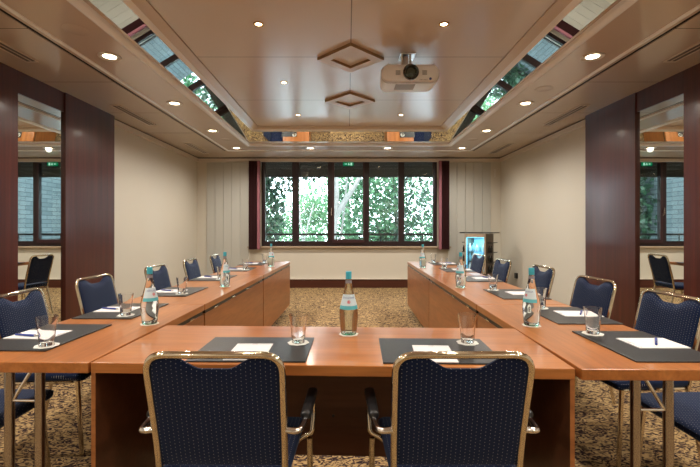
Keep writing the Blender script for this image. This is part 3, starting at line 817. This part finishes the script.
# ------------------------------------------------------------------ tumblers on coasters
scal = lambda a: 1+.045*math.cos(8*a)
def make_coaster():
    o = MB().lathe([(.044, 0), (.045, .0012), (.044, .0022)], 48, wob=scal).build('coaster', 'coaster'); return tag(o, 'x', 'coaster', 'round paper coasters')
def make_tumbler():
    b = MB(); b.lathe([(.026, 0), (.0275, .002), (.031, .05), (.040, .117), (.0404, .120), (.0378, .120), (.0285, .052), (.0262, .016), (.020, .013), (.0005, .0125)], 32)
    return tag(b.build('tumbler', 'tumbler', None, True), 'x', 'glass', 'empty tumblers on coasters')
co0, tu0 = make_coaster(), make_tumbler(); f2 = [0]
def glass_at(x, y, z, where):
    lc, lt = 'white scalloped coaster under the tumbler %s' % where, 'empty clear tumbler on a coaster %s' % where
    if not f2[0]:
        f2[0] = 1; co0.location = (x, y, z); co0['label'] = lc; tu0.location = (x, y, z+.0024); tu0['label'] = lt
    else: dup(co0, (x, y, z), random.random(), lc); dup(tu0, (x, y, z+.0024), 0, lt)
for x, y, w in ((-.212, 1.765, 'on the front table, left'), (.516, 1.765, 'on the front table, right'),
                (-1.262, 1.72, 'at the left row desk pad nearest the camera'), (-1.255, 2.32, 'at the left row desk pad second from the camera'),
                (-1.245, 3.08, 'at the left row desk pad third from the camera'), (-1.225, 3.96, 'at the left row desk pad fourth from the camera'),
                (-1.21, 4.86, 'at the left row desk pad fifth from the camera'), (-1.19, 5.88, 'at the far end of the left table row'),
                (1.145, 1.915, 'at the right row desk pad nearest the camera'), (1.19, 2.53, 'at the right row desk pad second from the camera'),
                (1.16, 3.27, 'at the right row desk pad third from the camera'), (1.17, 4.16, 'at the right row desk pad fourth from the camera'),
                (1.195, 5.06, 'at the right row desk pad fifth from the camera'), (1.23, 5.88, 'at the far end of the right table row')):
    glass_at(x, y, TT+PT, w)

# ------------------------------------------------------------------ water bottles
def make_bottle():
    t = thing('water_bottle', 'x', 'bottle', group='water bottles on the tables')
    prof = [(.0345, .006), (.037, .010), (.0385, .02), (.0405, .04), (.0435, .075), (.0445, .095), (.0425, .115), (.0385, .135), (.0335, .155), (.0270, .180), (.0210, .205), (.0165, .228), (.0135, .250), (.0120, .262), (.0120, .272)]
    MB().lathe(prof, 28).build('bottle_body', 'water', t, True)
    MB().lathe([(.030, 0), (.035, .001), (.0365, .006)], 28).build('bottle_base', 'bottle_base', t, True)
    MB().lathe([(.0134, .258), (.0140, .262), (.0140, .289), (.0130, .293)], 22).build('cap', 'cap', t, True)
    MB().lathe([(.0150, .238), (.0146, .252)], 22, caps=False).build('neck_ring', 'print', t, True)
    # label: white with a teal band, on the front half
    b = MB(); n = 20
    def rad(z):
        for (r0, z0), (r1, z1) in zip(prof, prof[1:]):
            if z0 <= z <= z1: return r0+(r1-r0)*(z-z0)/(z1-z0)
    zs = [.120, .124, .1365, .137, .144, .154, .166, .178, .188]
    cols = [1, 1, 1, 0, 0, 0, 0, 0]
    for j in range(len(zs)-1):
        b.m = cols[j]
        for i in range(n):
            a, c = R(-175+170*i/n), R(-175+170*(i+1)/n)
            r0, r1 = rad(zs[j])+.0007, rad(zs[j+1])+.0007
            b.quad((r0*math.cos(a), r0*math.sin(a), zs[j]), (r0*math.cos(c), r0*math.sin(c), zs[j]), (r1*math.cos(c), r1*math.sin(c), zs[j+1]), (r1*math.cos(a), r1*math.sin(a), zs[j+1]))
    lab = b.build('label_paper', ['label_w', 'label_t'], t, True, fix=False)
    def wrap(vs, off=.0013):
        out = []
        for x, z in vs:
            r = rad(z)+off; a = -PI/2+x/r; out.append((r*math.cos(a), r*math.sin(a), z))
        return out
    def text(s, size, x0, z0, mat, nm_):
        cu = bpy.data.curves.new('t', 'FONT'); cu.body = s; cu.size = size; cu.align_x = 'CENTER'
        ob = bpy.data.objects.new('t', cu); C.objects.link(ob); bpy.context.view_layer.update()
        me = bpy.data.meshes.new_from_object(ob.evaluated_get(bpy.context.evaluated_depsgraph_get()))
        b = MB(); b.add(wrap([(v.co.x+x0, v.co.y+z0) for v in me.vertices]), [list(p.vertices) for p in me.polygons])
        bpy.data.objects.remove(ob); b.build(nm_, mat, lab, fix=False)
    text('GEROLSTEINER', .0095, 0, .170, 'label_b', 'lettering')
    # star emblem ring
    b = MB(); k = 24; zc_ = .155
    ringp = [(.0075*math.cos(2*PI*i/k), zc_+.0075*math.sin(2*PI*i/k)) for i in range(k)]+[(.0058*math.cos(2*PI*i/k), zc_+.0058*math.sin(2*PI*i/k)) for i in range(k)]
    b.add(wrap(ringp), [(i, (i+1) % k, k+(i+1) % k, k+i) for i in range(k)])
    b.add(wrap([((.0080 if i % 2 else .0025)*math.cos(2*PI*i/16), zc_+(.0080 if i % 2 else .0025)*math.sin(2*PI*i/16)) for i in range(16)], .0016), [tuple(range(16))])
    b.build('star_emblem', 'label_r', lab, fix=False)
    return t
bo = make_bottle(); bo.location = (.005, 1.93, TT+.0025); bo['label'] = 'full water bottle with teal cap at the centre back of the front table'
def bot(x, y, rz, lb): return dup(bo, (x, y, TT+.0025), rz, lb)
bot(-1.033, 2.14, R(60), 'full water bottle on the left table row, nearest the camera')
bot(-1.047, 3.50, R(80), 'full water bottle on the left table row, middle one')
bot(-.994, 5.33, R(40), 'full water bottle on the left table row, at the far end')
bot(.944, 2.105, R(-70), 'full water bottle on the right table row, nearest the camera')
bot(.952, 3.45, R(-60), 'full water bottle on the right table row, middle one')
bot(.949, 5.18, R(-50), 'full water bottle on the right table row, at the far end')
# coasters under bottles
for x, y, w in ((.005, 1.93, 'centre bottle of the front table'), (-1.033, 2.14, 'left row bottle nearest the camera'), (-1.047, 3.5, 'middle bottle of the left row'), (-.994, 5.33, 'far bottle of the left row'),
                (.944, 2.105, 'right row bottle nearest the camera'), (.952, 3.45, 'middle bottle of the right row'), (.949, 5.18, 'far bottle of the right row')):
    dup(co0, (x, y, TT), .2, 'white coaster under the %s' % w)

# ------------------------------------------------------------------ drinks fridge in the corner
fr = thing('drinks_fridge', 'slim glass door drinks fridge lit blue, in the far right corner', 'fridge', (2.50, 7.78, 0), R(-40))
w, d, h = .20, .19, 1.13
MB().box(-w, -w+.02, -d, d, .0, h).build('side_wall', 'fridge_side', fr)
MB().box(w-.02, w, -d, d, .0, h).build('side_wall', 'fridge_side', fr)
MB().box(-w+.02, w-.02, d-.02, d, .0, h).build('back_panel', 'fridge_in', fr)
MB().box(-w+.02, w-.02, -d, d-.02, .0, .40).build('plinth', 'fridge_side', fr)
MB().box(-w+.02, w-.02, -d, d-.02, h-.05, h).build('top_box', 'fridge_frame', fr)
MB().box(-.305, .305, -.20, .22, h+.012, h+.03).build('top_plate', 'black', fr)
b = MB(); b.box(-w, -w+.025, -d-.02, -d, .40, h); b.box(w-.025, w, -d-.02, -d, .40, h); b.box(-w+.035, w-.035, -d-.02, -d, .40, .44); b.box(-w+.035, w-.035, -d-.02, -d, h-.06, h)
door = b.build('door', 'fridge_frame', fr)
MB().box(-w+.025, w-.025, -d-.012, -d-.006, .44, h-.06).build('door_glass', 'fridge_pane', door)
MB().box(-w+.022, -w+.034, -d+.01, -d+.02, .44, h-.07).build('light_strip', 'fridge_led', fr)
MB().box(-w+.034, w-.034, -d+.01, -d+.03, h-.075, h-.06).build('light_strip', 'fridge_led', fr)
for z in (.44, .615, .79): MB().box(-w+.022, w-.022, -d+.035, d-.022, z, z+.008).build('shelf', 'fridge_pane', fr)
for s in (-1, 1):
    for z in (.42, .60, .78, .96):
        MB().box(min(s*.20, s*.295), max(s*.20, s*.295), -.12, .14, z, z+.012).build('side_shelf', 'black', fr)
frm = Matrix.Translation(fr.location) @ Matrix.Rotation(R(-40), 4, 'Z')
sm = MB().lathe([(.024, 0), (.027, .003), (.027, .085), (.020, .105), (.010, .125), (.010, .150)], 14).build('drink_bottle', 'bottle_s2', None, True)
tag(sm, 'small chilled bottle behind the glass of the blue lit fridge', 'bottle', 'bottles in the fridge')
sm2 = MB().lathe([(.024, 0), (.027, .003), (.027, .085), (.020, .105), (.010, .125), (.010, .150)], 14).build('drink_bottle', 'bottle_s', None, True)
tag(sm2, 'small chilled bottle behind the glass of the blue lit fridge', 'bottle', 'bottles in the fridge')
smd = MB().lathe([(.019, 0), (.021, .003), (.021, .075), (.012, .095), (.009, .12)], 14).build('miniature_bottle', 'bottle_dk', None, True)
tag(smd, 'small dark bottle on a side shelf of the corner fridge', 'bottle', 'bottles on the fridge side shelves')
fl = bpy.data.lights.new('fridge_light', 'AREA'); fl.energy = 7; fl.color = (.35, .78, 1); fl.size = .25; flo = bpy.data.objects.new('fridge_light', fl); C.objects.link(flo); flo.parent = fr; flo.location = (0, -.10, h-.08)
k = 0; u = [0, 0, 0]
for z in (.448, .623, .798):
    for i in range(5):
        for yy in (-.125, ):
            p = frm @ Vector((-.13+i*.065, yy, z+.0002)); src = (sm, sm2)[k % 2]; idx = k % 2; k += 1
            if not u[idx]: u[idx] = 1; src.location = p
            else: dup(src, p)
for s in (-1, 1):
    for z in (.432, .612, .792):
        for i in range(2):
            p = frm @ Vector((s*(.225+.045*i), -.09, z+.0002))
            if not u[2]: u[2] = 1; smd.location = p
            else: dup(smd, p)
p = frm @ Vector((.0, 0, 0))
# socket on right wall near chair
t = thing('wall_socket', 'black wall box low on the right wall behind the chairs', 'socket', (CX+WH, 7.75, .34))
MB().rbox(-.03, 0, -.05, .05, -.05, .05, .004).build('socket_box', 'black', t)
# thermostat-like strip near the right corner
t = thing('wall_sensor', 'slim white strip high on the window wall near the right corner', 'sensor', (3.07, YB, 2.30))
MB().rbox(-.012, .012, -.012, 0, 0, .17, .003).build('sensor_cover', 'ring', t)

# ------------------------------------------------------------------ light and camera
W = bpy.data.worlds.new('World'); S.world = W; W.use_nodes = True
nt = W.node_tree; nt.nodes.clear()
o = nt.nodes.new('ShaderNodeOutputWorld'); bg = nt.nodes.new('ShaderNodeBackground'); bg.inputs[0].default_value = rgb(.76, .91, 1.0); bg.inputs[1].default_value = 10
nt.links.new(bg.outputs[0], o.inputs[0])
sl = bpy.data.lights.new('sun', 'SUN'); sl.energy = 1.5; sl.angle = R(1); sl.color = (1, .96, .88)
so = bpy.data.objects.new('sun', sl); C.objects.link(so); so.rotation_euler = (R(38), R(18), 0)

cd = bpy.data.cameras.new('camera'); cam = bpy.data.objects.new('camera', cd); C.objects.link(cam)
cam.location = (0, 0, 1.24); cam.rotation_euler = (R(90), 0, 0)
cd.sensor_width = 36; cd.lens = 410/700*36; cd.shift_x = 2.4/700; cd.shift_y = -5.5/700
cd.clip_start = .05; cd.clip_end = 200
S.camera = cam
S.view_settings.view_transform = 'Standard'; S.view_settings.look = 'None'; S.view_settings.gamma = 1; S.view_settings.use_curve_mapping = False
S.view_settings.exposure = .07
S.cycles.use_denoising = True
S.cycles.max_bounces = 12; S.cycles.diffuse_bounces = 5; S.cycles.glossy_bounces = 6; S.cycles.transmission_bounces = 10; S.cycles.transparent_max_bounces = 12
S.cycles.sample_clamp_indirect = 6
S.cycles.caustics_refractive = False; S.cycles.caustics_reflective = False
